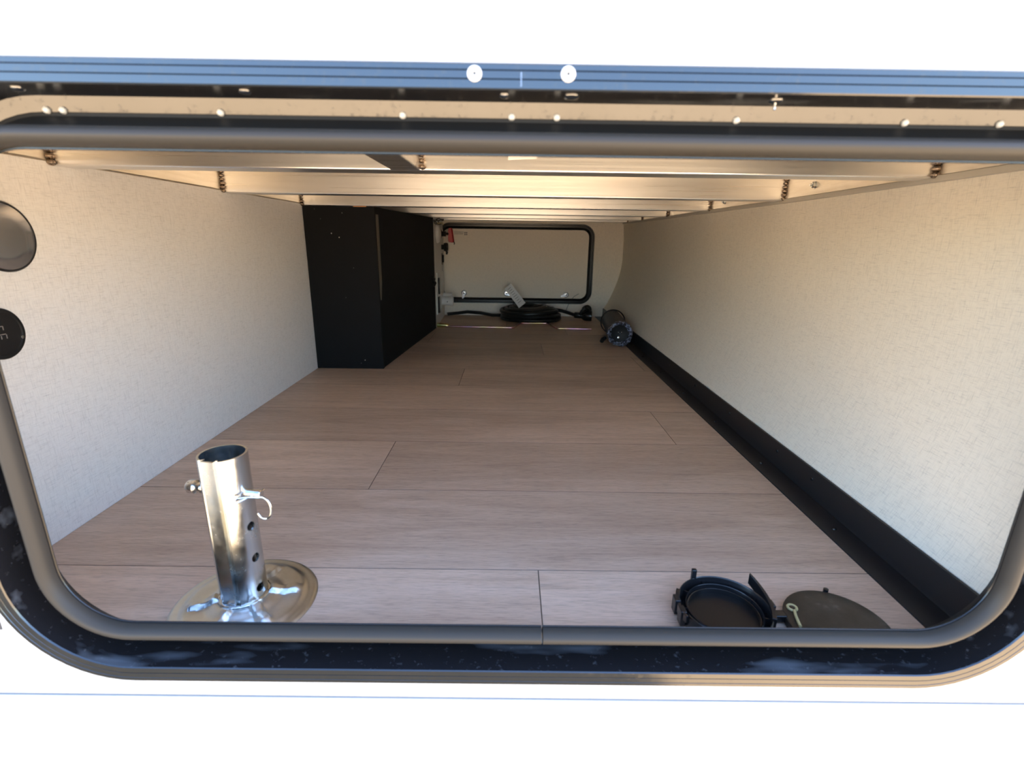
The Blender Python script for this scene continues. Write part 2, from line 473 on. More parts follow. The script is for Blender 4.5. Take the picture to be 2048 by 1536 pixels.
wr = sections(MB(), [[(x + (xt(y)-XT)*max(0, (x-0.5005)/(XT-0.5005)), y, z) for x, z in prof] + [(0.66, y, prof[-1][1]), (0.66, y, -0.012)] for y in ysec]).build('wall_right', 'linen_cap', smooth=40); tag(wr, kind='structure')
tr = sections(MB(), [[(xt(y)-0.0035, y, ZT-0.0105), (xt(y)-0.0035, y, ZT-0.004), (xt(y)-0.003, y, ZT-0.003), (xt(y)+0.012, y, ZT-0.003), (xt(y)+0.012, y, ZT-0.0125)] for y in ysec]).build('trim_1', 'trim_beige', smooth=40); tag(tr, kind='structure')
# black angle along the floor
mb = MB()
ang = [(0.4545, 0.0), (0.4555, 0.0016), (0.4905, 0.0016), (0.4935, 0.0022), (0.4948, 0.005), (0.4958, 0.0455), (0.4985, 0.046), (0.4985, 0.0)]
for y in (YW1+0.001, YF-0.002): mb.v += [(x, y, z) for x, z in ang]
k8 = len(ang)
mb.f += [(k, (k+1) % k8, k8+(k+1) % k8, k8+k) for k in range(k8)] + [tuple(range(k8)), tuple(range(k8, 2*k8))]
bb = mb.build('baseboard_right', 'trim_black', smooth=50); tag(bb, kind='structure')
scr = MB().lathe([(0.0034, 0.0), (0.0030, 0.0010), (0.0015, 0.0017), (0, 0.0018)], 14)
first = None
for y in (0.637, 0.858, 1.08, 1.30, 1.52, 1.74, 1.96, 2.2, 2.45):
    if first is None: first = scr.build('screw', 'gloss_black', bb, loc=(0.4735, y, 0.0016))
    else: copy_to(first, bb, (0.4735, y, 0.0016))
first = None
for y in (0.74, 0.851, 1.06, 1.28, 1.5, 1.72, 1.95, 2.2):
    if first is None:
        first = MB().lathe([(0.0032, 0.0), (0.0028, 0.0009), (0, 0.0015)], 12, axis_matrix((0, 0, 0), (-1, 0, 0))).build('screw', 'gloss_black', bb, loc=(0.4956, y, 0.030))
    else: copy_to(first, bb, (0.4956, y, 0.030))

# ------------------------------------------------------------------ ceiling: deck, rails, beams, welds
ce = MB().box(-0.68, 0.70, YW1, YF+0.02, 0.556, 0.60).build('ceiling', 'mill_aluminium', smooth=0); tag(ce, kind='structure')
MB().box(XL-0.045, XL, YW1, YF, ZT, 0.556).build('rail', 'mill_aluminium', ce, smooth=0, bevel=0.0015)
sections(MB(), [[(xt(y), y, ZT-0.002), (xt(y), y, 0.556), (xt(y)+0.045, y, 0.556), (xt(y)+0.045, y, ZT-0.002)] for y in ysec]).build('rail', 'mill_aluminium', ce, smooth=30)
def bead(x, y, z0, z1, xn, yn, seed):
    """lumpy weld in a vertical inner corner; xn, yn point out of the corner"""
    rnd = random.Random(seed); mb = MB(); k = 9
    for i in range(k):
        z = z0 + (z1-z0)*(i+0.5)/k
        r = 0.0050*(0.85 + 0.3*rnd.random())
        c = Vector((x + xn*0.0012, y + yn*0.0012, z))
        prof = [(0, -r*0.75), (r*0.6, -r*0.6), (r*0.98, -r*0.2), (r, 0.1*r), (r*0.7, r*0.55), (0, r*0.75)]
        mb.lathe(prof, 10, Matrix.Translation(c))
    return mb
by = [0.711, 1.117, 1.524, 1.930, 2.300, 2.585]
for i, y in enumerate(by):
    b = MB().box(XL+0.0005, xt(y)-0.0005, y, y+0.038, ZT-0.0055, 0.5555).build('beam', 'aluminium', ce, smooth=0, bevel=0.0022, seg=3)
    bead(XL+0.002, y-0.001, ZT-0.006, 0.552, 1, -1, i).build('weld_bead', 'weld_metal', b)
    bead(xt(y)-0.002, y-0.001, ZT-0.006, 0.552, -1, -1, i+20).build('weld_bead', 'weld_metal', b)
    if i == 0: MB().add([(-0.006, 0.7102, 0.4990), (0.031, 0.7102, 0.5010), (0.031, 0.7102, 0.5065), (-0.006, 0.7102, 0.5065), (-0.006, 0.7109, 0.4990), (0.031, 0.7109, 0.5010), (0.031, 0.7109, 0.5065), (-0.006, 0.7109, 0.5065)], [(0, 1, 2, 3), (7, 6, 5, 4), (0, 4, 5, 1), (1, 5, 6, 2), (2, 6, 7, 3), (3, 7, 4, 0)]).build('paper_label', 'tag_white', b, smooth=0)
lt = MB().box(-0.1605, -0.1215, 0.420, by[0]-0.0005, ZT-0.0055, 0.5555).build('stub_tube', 'aluminium', ce, smooth=0, bevel=0.002)
bead(-0.1195, by[0]-0.002, ZT-0.005, 0.552, 1, -1, 41).build('weld_bead', 'weld_metal', lt)
for y, z in ((1.0077, 0.5048), (1.4246, 0.5030)):
    M4 = axis_matrix((xt(y), y, z), (-1, 0, 0))
    mb = MB().lathe([(0.0068, 0), (0.0068, 0.0012), (0.0052, 0.0013), (0.0052, 0.0060), (0.0042, 0.0066), (0.0022, 0.0067), (0.0022, 0.0100), (0, 0.0102)], 6, M4)
    mb.build('bolt', 'zinc', ce, smooth=0)

# ------------------------------------------------------------------ black boxed-in compartment
bx = empty('boxed_compartment', (-0.50, 1.525, 0))
tag(bx, 'tall matte black boxed-in compartment against the left wall', 'box')
o2 = -Vector(bx.location)
def bchild(mb, name, material, parent=bx, **k):
    mb.v = [tuple(Vector(v) + o2) for v in mb.v]
    return mb.build(name, material, parent, **k)
fp = bchild(MB().box(XL+0.001, -0.398, 1.525, 1.537, 0.0005, 0.4835), 'front_panel', 'panel_black', smooth=0, bevel=0.0008)
side = MB().prism([(-0.4005, 1.5375), (-0.3420, 2.276), (-0.353, 2.277), (-0.412, 1.5375)], 0.0005, 0.4835)
sp_ = bchild(side, 'side_panel', 'panel_black', smooth=0)
MBt = MB().prism([(XL+0.001, 1.5375), (-0.412, 1.5375), (-0.353, 2.277), (XL+0.001, 2.277)], 0.475, 0.4830)
bchild(MBt, 'top_panel', 'panel_black', smooth=0)
# raw board edge showing where the side panel gapes from the front panel
ed = MB(); zt, zb = 0.463, 0.214
ed.add([(-0.3985, 1.5365, zt), (-0.3990, 1.558, zt), (-0.3990, 1.5575, zb+0.05), (-0.3988, 1.545, zb), (-0.3983, 1.5365, zb),
        (-0.4030, 1.5365, zt), (-0.4030, 1.558, zt), (-0.4030, 1.5575, zb+0.05), (-0.4030, 1.545, zb), (-0.4030, 1.5365, zb)],
       [(0, 1, 2, 3, 4), (9, 8, 7, 6, 5)] + [(k, 5+k, 5+(k+1) % 5, (k+1) % 5) for k in range(5)])
ed.v = [(x + (y-1.5375)*0.0765 + 0.0015, y, z) for x, y, z in ed.v]
bchild(ed, 'raw_board_edge', 'raw_edge', smooth=0)
bchild(MB().box(-0.458, -0.421, 1.5235, 1.530, 0.4820, 0.4845), 'wood_shim', 'wood_shim', smooth=0)
def bscrew(x, z, r=0.0016, m_='chrome'):
    o = bchild(MB().lathe([(r, 0), (r*0.8, 0.0008), (0, 0.0012)], 10, axis_matrix((x, 1.525, z), (0, -1, 0))), 'screw', m_)
for x, z in ((-0.5275, 0.408), (-0.5055, 0.397), (-0.470, 0.31), (-0.500, 0.222), (-0.455, 0.028), (-0.468, 0.018), (-0.492, 0.465), (-0.571, 0.475), (-0.556, 0.448)):
    bscrew(x, z, 0.0018 if z in (0.408, 0.397, 0.028, 0.465) else 0.0012, 'chrome' if z in (0.397, 0.408, 0.028) else 'chrome_dark')

# ------------------------------------------------------------------ white utility panel behind the box, with its fittings
up_ = empty('utility_panel', (-0.346, 2.49, 0))
tag(up_, 'narrow white panel beyond the black box, carrying outlets', 'panel')
def pchild(mb, name, material, parent=up_, **k):
    mb.v = [tuple(Vector(v) - Vector((-0.346, 2.49, 0))) for v in mb.v]
    return mb.build(name, material, parent, **k)
pchild(MB().prism([(-0.3425, 2.279), (-0.3556, YF-0.0145), (-0.3676, YF-0.0145), (-0.3545, 2.279)], 0.0005, 0.4840), 'board', 'white_plastic', smooth=0)
def px_at(y): return -0.3425 + (y-2.279)*(-0.0135/0.42)
for z, y in ((0.192, 2.375), (0.107, 2.355)):
    x = px_at(y)
    pl = pchild(MB().box(x, x+0.006, y-0.036, y+0.036, z-0.052, z+0.052), 'outlet_plate', 'white_plastic', bevel=0.002)
    cv = MB().box(x+0.006, x+0.014, y-0.024, y+0.010, z-0.046, z+0.030); pchild(cv, 'outlet_cover', 'gloss_black', pl, bevel=0.003)
DLO = 0.0006
# things fixed to that panel
x = px_at(2.40)
o = MB().lathe([(0.042, 0), (0.042, 0.004), (0.036, 0.012), (0.020, 0.017), (0, 0.018)], 32, axis_matrix((0, 0, 0), (1, 0, 0))).build('dome_light', 'white_plastic', loc=(x+0.0016, 2.40, 0.418))
tag(o, 'small white dome light on the white panel by the far hatch', 'light')
ds = empty('battery_switch', (px_at(2.50), 2.50, 0.418))
tag(ds, 'battery cut-off switch with a red key handle by the far hatch', 'switch')
MB().lathe([(0.020, 0), (0.020, 0.012), (0.012, 0.014), (0.012, 0.034), (0.006, 0.035), (0.006, 0.048), (0, 0.049)], 24, axis_matrix((0, 0, 0), (1, 0, 0))).build('switch_body', 'gloss_black', ds)
key = MB()
kp = [(-0.009, 0.020), (-0.005, 0.028), (0.005, 0.028), (0.010, 0.020), (0.018, -0.036), (0.014, -0.040), (-0.008, -0.038), (-0.011, -0.030)]
key.add([(0.046+u*0.6, -0.005, v) for u, v in kp] + [(0.046+u*0.6+0.004, 0.006, v) for u, v in kp],
        [tuple(range(8)), tuple(range(8, 16))[::-1]] + [(k, (k+1) % 8, 8+(k+1) % 8, 8+k) for k in range(8)])
key.v = [(0.052 + (a-0.046)*1.5, b, c) for a, b, c in key.v]
kh = key.build('key_handle', 'red_plastic', ds, bevel=0.003); tag(kh, 'red tapered key handle')
MB().tube([(0.070, 0, -0.034), (0.074, 0.0, -0.043), (0.072, 0, -0.049)], 0.0022, 8).build('key_tip', 'gloss_black', ds)
kn = empty('cable_knob', (px_at(2.60), 2.60, 0.355)); tag(kn, 'black knob with a dangling tab below the red switch', 'knob')
MB().lathe([(0.012, 0), (0.012, 0.010), (0.020, 0.014), (0.022, 0.028), (0.017, 0.034), (0, 0.036)], 20, axis_matrix((0, 0, 0), (1, 0, 0))).build('knob_cap', 'gloss_black', kn)
MB().tube([(0.024, 0, -0.016), (0.027, 0, -0.026), (0.025, 0, -0.036)], [0.006, 0.006, 0.004], 8).build('tab', 'gloss_black', kn)
rs = empty('rocker_switch', (px_at(2.61), 2.61, 0.297)); tag(rs, 'small black rocker switch above the outlets on the white panel', 'switch')
MB().box(0, 0.004, -0.014, 0.014, -0.028, 0.028).build('bezel', 'gloss_black', rs, bevel=0.0015)
MB().box(0.004, 0.010, -0.009, 0.009, -0.018, 0.020).build('rocker', 'matte_black', rs, bevel=0.002)
MB().tube([(0.003, -0.012, -0.028), (0.002, -0.016, -0.045), (0.004, -0.012, -0.060)], 0.0009, 6).build('wire', 'matte_black', rs)
# white pipe fitting
pf = empty('pipe_fitting', (px_at(2.44)+0.0014, 2.44, 0.109)); tag(pf, 'white plastic pipe fitting jutting from the panel below the far hatch', 'pipe')
MB().box(0.0, 0.012, -0.034, 0.034, -0.036, 0.030).build('mount_flange', 'white_plastic', pf, bevel=0.004)
MB().lathe([(0.021, 0.010), (0.021, 0.050), (0.024, 0.050), (0.024, 0.066), (0.018, 0.066), (0.018, 0.050), (0, 0.050)], 32, axis_matrix((0, 0, -0.003), (1, 0.02, 0))).build('pipe', 'white_plastic', pf)
MB().lathe([(0.012, 0.012), (0.012, 0.056), (0, 0.058)], 20, axis_matrix((0, 0.045, 0.020), (1, 0, 0.0))).build('upper_pipe', 'white_plastic', pf)
MB().lathe([(0.0024, 0), (0.0024, 0.0012), (0, 0.0014)], 12, axis_matrix((0.040, -0.0205, -0.005), (0, -1, 0))).build('bolt_hole', 'gloss_black', pf)
# wires at the top of the box
wb = empty('wire_bundle', (-0.335, 2.33, 0.47)); tag(wb, 'tangle of thin black wires at the top of the black box', 'wire')
for k in range(6):
    rnd = random.Random(k+3)
    pts = [(-0.004 + rnd.uniform(-.004, .006), rnd.uniform(-.05, 0.0), rnd.uniform(-.006, .010))]
    for j in range(4): pts.append((pts[-1][0]+rnd.uniform(-.003, .014), pts[-1][1]+rnd.uniform(.005, .03), max(-0.012, min(0.013, pts[-1][2]+rnd.uniform(-.010, .010)))))
    MB().tube(pts, 0.0022, 6).build('wire', 'cord_black' if k < 5 else 'strap_yellow', wb)
# tape hanging on the box side near its far end
cl = empty('wire_clip', (-0.3440, 2.24, 0.205)); tag(cl, 'knotted black wire clip on the far edge of the black box', 'clip')
MB().tube([(0.001, -0.02, 0.03), (0.008, -0.01, 0.022), (0.004, 0.0, 0.012), (0.010, 0.008, 0.002), (0.003, 0.0, -0.012)], 0.0042, 8).build('loop', 'cord_black', cl)
MB().lathe([(0.007, 0), (0.007, 0.006), (0, 0.008)], 12, axis_matrix((0, 0.002, 0.008), (1, 0, 0))).build('base', 'gloss_black', cl)

# ------------------------------------------------------------------ far hatch door
hd = empty('hatch_door', (0.03, YF, 0.066)); tag(hd, 'closed hatch door with black frame and cream panel at the far end', 'door')
def hchild(mb, name, material, parent=hd, **k):
    mb.v = [tuple(Vector(v) - Vector((0.03, YF, 0.066))) for v in mb.v]
    return mb.build(name, material, parent, **k)
FX0, FX1, FZ0, FZ1 = -0.3850, 0.4300, 0.0670, 0.4755
fpth = rrect(FX0+0.029, FX1-0.029, FZ0+0.029, FZ1-0.029, 0.036)
fr = hchild(sweep(MB(), fpth, [(0.0, YF), (0.0, YF-0.010), (0.002, YF-0.012), (0.010, YF-0.010), (0.012, YF-0.0075), (0.020, YF-0.0075), (0.022, YF-0.009), (0.028, YF-0.009), (0.029, YF-0.007), (0.029, YF)]),
           'door_frame', 'gloss_black', smooth=30)
pan = MB(); ip = rrect(FX0+0.0295, FX1-0.0295, FZ0+0.0295, FZ1-0.0295, 0.036)
N = len(ip); pan.add([(x, YF-0.004, z) for x, z, _, _ in ip] + [(x, YF-0.0005, z) for x, z, _, _ in ip],
        [tuple(range(N)), tuple(range(N, 2*N))[::-1]] + [(k, (k+1) % N, N+(k+1) % N, N+k) for k in range(N)])
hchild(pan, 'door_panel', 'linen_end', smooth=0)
def latch(x, z, ang_):
    yb = YF-0.004
    M4 = axis_matrix((x, yb, z), (0, -1, 0))
    body = hchild(MB().lathe([(0.0125, 0), (0.0125, 0.005), (0.0105, 0.007), (0.0060, 0.007), (0.0060, 0.0105), (0, 0.0108)], 28, M4), 'cam_latch', 'chrome')
    hchild(MB().lathe([(0.0146, 0), (0.0146, 0.0022), (0.0127, 0.0024), (0.0127, 0)], 28, M4), 'washer', 'chrome_dark', body)
    d = Vector((math.cos(ang_), math.sin(ang_))); e = Vector((-d.y, d.x))
    poly = [d*-0.004 + e*0.007, d*0.018 + e*0.007, d*0.030 + e*0.002, d*0.030 - e*0.002, d*0.018 - e*0.007, d*-0.004 - e*0.007]
    vs = [(x+p.x, yb-0.0075, z+p.y) for p in poly] + [(x+p.x, yb-0.0098, z+p.y) for p in poly]
    hchild(MB().add([tuple(Vector(v)) for v in vs], [tuple(range(6)), tuple(range(6, 12))[::-1]] + [(k, (k+1) % 6, 6+(k+1) % 6, 6+k) for k in range(6)]), 'cam_tongue', 'chrome', body, smooth=0)
    hchild(MB().lathe([(0.004, 0.0108), (0.004, 0.0135), (0, 0.0137)], 6, M4), 'cam_bolt', 'chrome_dark', body, smooth=0)
latch(-0.2508, 0.1187, math.radians(-105)); latch(-0.024, 0.1200, math.radians(-22)); latch(0.2932, 0.1154, math.radians(197))
# printed sticker, tiny unreadable lines
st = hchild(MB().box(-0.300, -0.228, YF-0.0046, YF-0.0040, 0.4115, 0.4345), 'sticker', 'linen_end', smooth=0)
rnd = random.Random(5)
for row in range(3):
    x = -0.298
    while x < -0.252:
        w = rnd.uniform(0.003, 0.008)
        hchild(MB().box(x, min(x+w, -0.25), YF-0.0049, YF-0.0045, 0.4295-row*0.0055, 0.4318-row*0.0055), 'print_mark', 'print_grey', st, smooth=0)
        x += w+0.0016
for dx in range(2):
    for dz in range(2):
        hchild(MB().box(-0.246+dx*0.009, -0.239+dx*0.009, YF-0.0049, YF-0.0045, 0.4145+dz*0.009, 0.4205+dz*0.009), 'print_mark', 'print_grey', st, smooth=0)

# ------------------------------------------------------------------ power cord coil
pc = empty('power_cord', (0.10, 2.572, 0)); tag(pc, 'thick black power cord coiled on the floor below the far hatch', 'cord')
pts = []; loops = 9; per = 40
rings = [(0.145, 0.0095, 0), (0.142, 0.027, .3), (0.138, 0.045, .1), (0.120, 0.0095, .5), (0.120, 0.056, 0), (0.098, 0.045, .2), (0.104, 0.060, .4), (0.080, 0.064, .1), (0.072, 0.048, 0)]
mbc = MB()
spts = []
for li, (R_, z_, ph) in enumerate(rings):
    nxt = rings[(li+1) % len(rings)]
    for k in range(per):
        t = k/per; a = 2*math.pi*t + 2.2
        w = 0 if t < 0.7 else (t-0.7)/0.3
        w = w*w*(3-2*w)
        R2 = R_*(1-w) + nxt[0]*w if li < len(rings)-1 else R_
        z2 = z_*(1-w) + nxt[1]*w if li < len(rings)-1 else z_
        spts.append((R2*1.03*math.cos(a) + 0.007*math.sin(li*2.3+0.4), R2*0.84*math.sin(a) + 0.004*math.sin(2*a+ph) + 0.005*math.cos(li*1.9), z2 + 0.004*(1 if z2 > 0.02 else 0)*math.sin(2*a+ph*9+li)+0.001))
MB().tube(spts, 0.0095, 10).build('cord_coil', 'cord_black', pc)
MB().tube([(-0.13, 0.045, 0.014), (-0.20, 0.065, 0.011), (-0.26, 0.075, 0.020), (-0.33, 0.080, 0.024), (-0.38, 0.085, 0.016), (-0.43, 0.080, 0.012), (-0.437, 0.078, 0.011)], 0.0085, 10).build('cord_lead', 'cord_black', pc)
MB().tube([(0.115, 0.030, 0.050), (0.16, 0.030, 0.044), (0.20, 0.020, 0.034), (0.23, 0.0, 0.026)], 0.009, 10).build('cord_lead', 'cord_black', pc)
# plug with grip handle
pg = empty('plug', (0, 0, 0)); bpy.data.objects.remove(pg)
pm = axis_matrix((0.225, 0.0, 0.026), (0.93, -0.12, -0.02))
plug = MB().lathe([(0.011, 0), (0.015, 0.006), (0.016, 0.040), (0.020, 0.045), (0.030, 0.062), (0.031, 0.088), (0.027, 0.092), (0, 0.092)], 26, pm).build('plug', 'gloss_black', pc)
MB().tube([(0.255, -0.018, 0.030), (0.262, -0.024, 0.050), (0.277, -0.026, 0.064), (0.292, -0.024, 0.060), (0.300, -0.018, 0.045)], 0.008, 10).build('grip', 'gloss_black', plug)
MB().lathe([(0.024, 0), (0.026, 0.006), (0.026, 0.020), (0, 0.021)], 22, axis_matrix((0.288, 0.022, 0.048), (0.4, -1, 0.25))).build('cap', 'gloss_black', plug)
# printed care tag
tg = MB(); L = Vector((0.0757, 0, -0.0924)).normalized(); Wd = Vector((L.z, 0, -L.x))*-1
A = Vector((-0.118, -0.045, 0.172)); rows = 10
vs = []
for k in range(rows+1):
    t = k/rows
    c = A + L*(0.118*t) + Vector((0, -0.028*t + 0.020*math.sin(t*3.0), 0))
    for s_ in (-1, 1): vs += [tuple(c + Wd*0.021*s_), tuple(c + Wd*0.021*s_ + Vector((0, 0.0012, 0)))]
fs = []
for k in range(rows):
    a, b = 4*k, 4*(k+1)
    fs += [(a, a+2, b+2, b), (a+1, b+1, b+3, a+3), (a, b, b+1, a+1), (a+2, a+3, b+3, b+2)]
fs += [(0, 1, 3, 2), (4*rows, 4*rows+2, 4*rows+3, 4*rows+1)]
tgo = tg.add(vs, fs).build('cord_tag', 'tag_white', pc); tag(tgo, 'white printed tag on the cord')
for k in range(1, 9):
    t = (k+0.2)/rows
    c = A + L*(0.118*t) + Vector((0, -0.028*t + 0.020*math.sin(t*3.0) - 0.0008, 0))
    h2 = 0.013*(0.6+0.4*random.random())
    q = [c + Wd*h2 - L*0.0012, c - Wd*h2 - L*0.0012, c - Wd*h2 + L*0.0012, c + Wd*h2 + L*0.0012]
    vs = [tuple(v) for v in q] + [tuple(v + Vector((0, 0.0006, 0))) for v in q]
    MB().add(vs, [(0, 1, 2, 3), (7, 6, 5, 4), (0, 4, 5, 1), (1, 5, 6, 2), (2, 6, 7, 3), (3, 7, 4, 0)]).build('print_mark', 'print_grey', tgo, smooth=0)
MB().tube([(0.182, 0.028, 0.034), (0.196, 0.03, 0.070), (0.212, 0.032, 0.100), (0.226, 0.034, 0.117), (0.250, 0.036, 0.131)], 0.0011, 6).build('cable_tie', 'gloss_black', pc)

# ------------------------------------------------------------------ crank rod
cr = empty('crank_rod', (0.02, 2.30, 0)); tag(cr, 'long yellow zinc crank rod with socket end lying on the floor', 'crank')
zz = 0.0045
def bend(pl, r=0.012, k=5):
    out = [Vector(pl[0])]
    for i in range(1, len(pl)-1):
        p = Vector(pl[i]); a = (Vector(pl[i-1])-p).normalized(); b = (Vector(pl[i+1])-p).normalized()
        p0, p1 = p + a*r, p + b*r
        for j in range(k+1):
            t = j/k; out.append(p0*(1-t)**2 + p*2*t*(1-t) + p1*t*t)
    out.append(Vector(pl[-1])); return out
MB().tube(bend([(-0.325, 0.006, zz), (-0.008, -0.010, zz), (0.028, 0.122, zz), (0.160, 0.130, zz), (0.192, -0.014, zz), (0.352, -0.020, zz)]), 0.0043, 12).build('rod', 'rod_zinc', cr)
MB().lathe([(0.0045, 0.056), (0.0085, 0.050), (0.0095, 0.042), (0.0095, 0.0), (0.006, 0.0), (0.006, 0.02), (0, 0.02)], 24, axis_matrix((-0.362, 0.012, 0.0098), (1, -0.04, -0.04))).build('socket', 'gold_zinc', cr)

# ------------------------------------------------------------------ plastic-wrapped roll
rl = empty('wrapped_roll', (0.423, 2.08, 0)); tag(rl, 'black cylinder wrapped in shiny clear plastic film beside the right wall', 'roll')
ax = axis_matrix((0.0, -0.175, 0.0525), (0.10, 1, 0.0))
MB().lathe([(0, 0.018), (0.030, 0.014), (0.036, 0.010), (0.043, 0.010), (0.045, 0.016), (0.045, 0.350), (0.040, 0.355), (0, 0.355)], 40, ax).build('core', 'matte_black', rl)
# film sleeve with ripples
mb = MB(); nn = 48; rows_ = 14
def film(k, i, extra=0.0):
    a = 2*math.pi*k/nn; t = i/rows_
    r = 0.0475 + 0.0016*math.sin(5*a+7*t) + 0.0010*math.sin(11*a-9*t) + extra
    return ax @ Vector((r*math.cos(a), r*math.sin(a), 0.004 + 0.345*t))
vs = [film(k, i) for i in range(rows_+1) for k in range(nn)]
mb.add(vs, [(i*nn+k, i*nn+(k+1) % nn, (i+1)*nn+(k+1) % nn, (i+1)*nn+k) for i in range(rows_) for k in range(nn)])
MB_f = mb.build('film_sleeve', 'plastic_film', rl); tag(MB_f, 'clear plastic film')
mb = MB(); rnd = random.Random(11); nn2 = 60
vs = []
for k in range(nn2):
    a = 2*math.pi*k/nn2
    for j, (r, z) in enumerate(((0.0485, 0.012), (0.0480, -0.002), (0.0440, -0.007), (0.0405, -0.003), (0.0370, 0.004), (0.034, 0.010))):
        rr = r + rnd.uniform(-0.0026, 0.0022); z2 = z + rnd.uniform(-0.003, 0.003)
        vs.append(ax @ Vector((rr*math.cos(a), rr*math.sin(a), z2)))
mb.add(vs, [(k*6+j, ((k+1) % nn2)*6+j, ((k+1) % nn2)*6+j+1, k*6+j+1) for k in range(nn2) for j in range(5)])
cf = mb.build('film_gather', 'film_crumpled', rl, smooth=0)
for (u, v, r_) in ((-0.004, -0.016, 0.0052), (0.006, 0.004, 0.0016), (-0.006, 0.004, 0.0014), (0.0, 0.0, 0.0012)):
    c = ax @ Vector((0, 0, 0.012)); 
    MB().lathe([(r_, 0), (r_*0.8, 0.003), (0, 0.004)], 12, axis_matrix(c + Vector((u, 0, v)), (0, -1, 0.2))).build('end_fitting', 'chrome', rl)
# wire ring over the back of the roll
MB().tube([ax @ Vector((0.052*math.cos(a), 0.052*math.sin(a), 0.30)) for a in [2*math.pi*k/40 for k in range(40)]], 0.0028, 8, closed=True).build('tie_ring', 'matte_black', rl)
MB().tube([(-0.046, -0.13, 0.030), (-0.058, -0.135, 0.022), (-0.062, -0.13, 0.012)], [0.007, 0.009, 0.008], 8).build('end_tab', 'gloss_black', rl)

# ------------------------------------------------------------------ jack foot
jf = empty('jack_foot', (-0.2966, 0.476, 0)); tag(jf, 'galvanised steel jack foot: round ribbed plate with upright drilled tube', 'jack foot')
R_P = 0.0765
nr, na = 30, 144
mb = MB(); vs = []
ribs = [math.radians(a) for a in (18, 78, 138, 198, 258, 318)]
def plate_z(r, a):
    # rolled rim, flat ring, shallow dish, raised hub and pressed radial ribs
    z = 0.0030
    if r > R_P-0.004: z -= 0.0022*((r-(R_P-0.004))/0.004)**2
    t = max(0, min(1, (R_P-0.010-r)/0.006)); z += 0.0022*t*t*(3-2*t)
    t = max(0, min(1, (0.042-r)/0.014)); z += 0.0050*t*t*(3-2*t)
    for b in ribs:
        d = abs((a-b+math.pi) % (2*math.pi) - math.pi)*r
        w = max(0, 1-(d/0.0068)**2)
        t0 = max(0, min(1, (r-0.022)/0.008)); t1 = max(0, min(1, (0.061-r)/0.007))
        z += 0.0060*min(1, w*1.6)*t0*t1*(0.9)
    return z
for i in range(nr):
    r = 0.020 + (R_P-0.020)*i/(nr-1)
    for k in range(na):
        a = 2*math.pi*k/na; vs.append((r*math.cos(a), r*math.sin(a), plate_z(r, a)))
for i in range(2):
    r = R_P if i == 0 else 0.020
    for k in range(na):
        a = 2*math.pi*k/na; vs.append((r*math.cos(a), r*math.sin(a), 0.0002))
fs = [(i*na+k, (i+1)*na+k, (i+1)*na+(k+1) % na, i*na+(k+1) % na) for i in range(nr-1) for k in range(na)]
fs += [((nr-1)*na+k, nr*na+k, nr*na+(k+1) % na, (nr-1)*na+(k+1) % na) for k in range(na)]
fs += [(nr*na+k, (nr+1)*na+k, (nr+1)*na+(k+1) % na, nr*na+(k+1) % na) for k in range(na)]
mb.add(vs, fs).build('base_plate', 'zinc_plate', jf, smooth=45)
# tube with a pressed flat along one side and through holes
R_T, TW, H_T = 0.0238, 0.0022, 0.183
na2 = 96
def tube_r(a):
    d = abs(math.degrees((a - math.radians(-99) + math.pi) % (2*math.pi) - math.pi))
    if d < 19: return R_T + 0.0010 - 0.0016*(1-(d/19)**2)
    if d < 26: return R_T - 0.0034
    return R_T
vs = []; angs = sorted([2*math.pi*k/na2 for k in range(na2)])
for zz_, inner in ((0.006, False), (H_T, False), (H_T, True), (0.006, True)):
    for a in angs:
        r = tube_r(a) - (TW if inner else 0) - (0.0003 if zz_ == H_T else 0)
        vs.append((r*math.cos(a), r*math.sin(a), zz_))
fs = []
for q in range(4):
    q2 = (q+1) % 4
    fs += [(q*na2+k, q*na2+(k+1) % na2, q2*na2+(k+1) % na2, q2*na2+k) for k in range(na2)]
tube_o = MB().add(vs, fs).build('tube', 'zinc', jf, smooth=30)
pd = Vector((math.cos(math.radians(-17)), math.sin(math.radians(-17)), 0))
cut = MB()
for z in (0.0255, 0.0635, 0.1020):
    cut.lathe([(0.0050, -0.04), (0.0050, 0.04)], 24, axis_matrix(Vector((0, 0, z)), pd))
cut_o = cut.build('hole_cutter', 'zinc', None)
cut_o.location = jf.location
bpy.context.view_layer.update()
bo = tube_o.modifiers.new('holes', 'BOOLEAN'); bo.operation = 'DIFFERENCE'; bo.object = cut_o; bo.solver = 'EXACT'
bpy.context.view_layer.update()
dg = bpy.context.evaluated_depsgraph_get()
new = bpy.data.meshes.new_from_object(tube_o.evaluated_get(dg))
tube_o.modifiers.clear(); tube_o.data = new; new.set_sharp_from_angle(angle=math.radians(30))
bpy.data.objects.remove(cut_o)
# weld ring round the tube's foot
rnd = random.Random(2); mb = MB()
wp = [((R_T+0.0008)*math.cos(a), (R_T+0.0008)*math.sin(a), 0.0112+rnd.uniform(-.0004, .0004)) for a in [2*math.pi*k/60 for k in range(60)]]
mb.tube(wp, [0.0024*(0.8+0.5*rnd.random()) for _ in range(60)], 8, closed=True).build('weld_bead', 'zinc', jf, smooth=60)
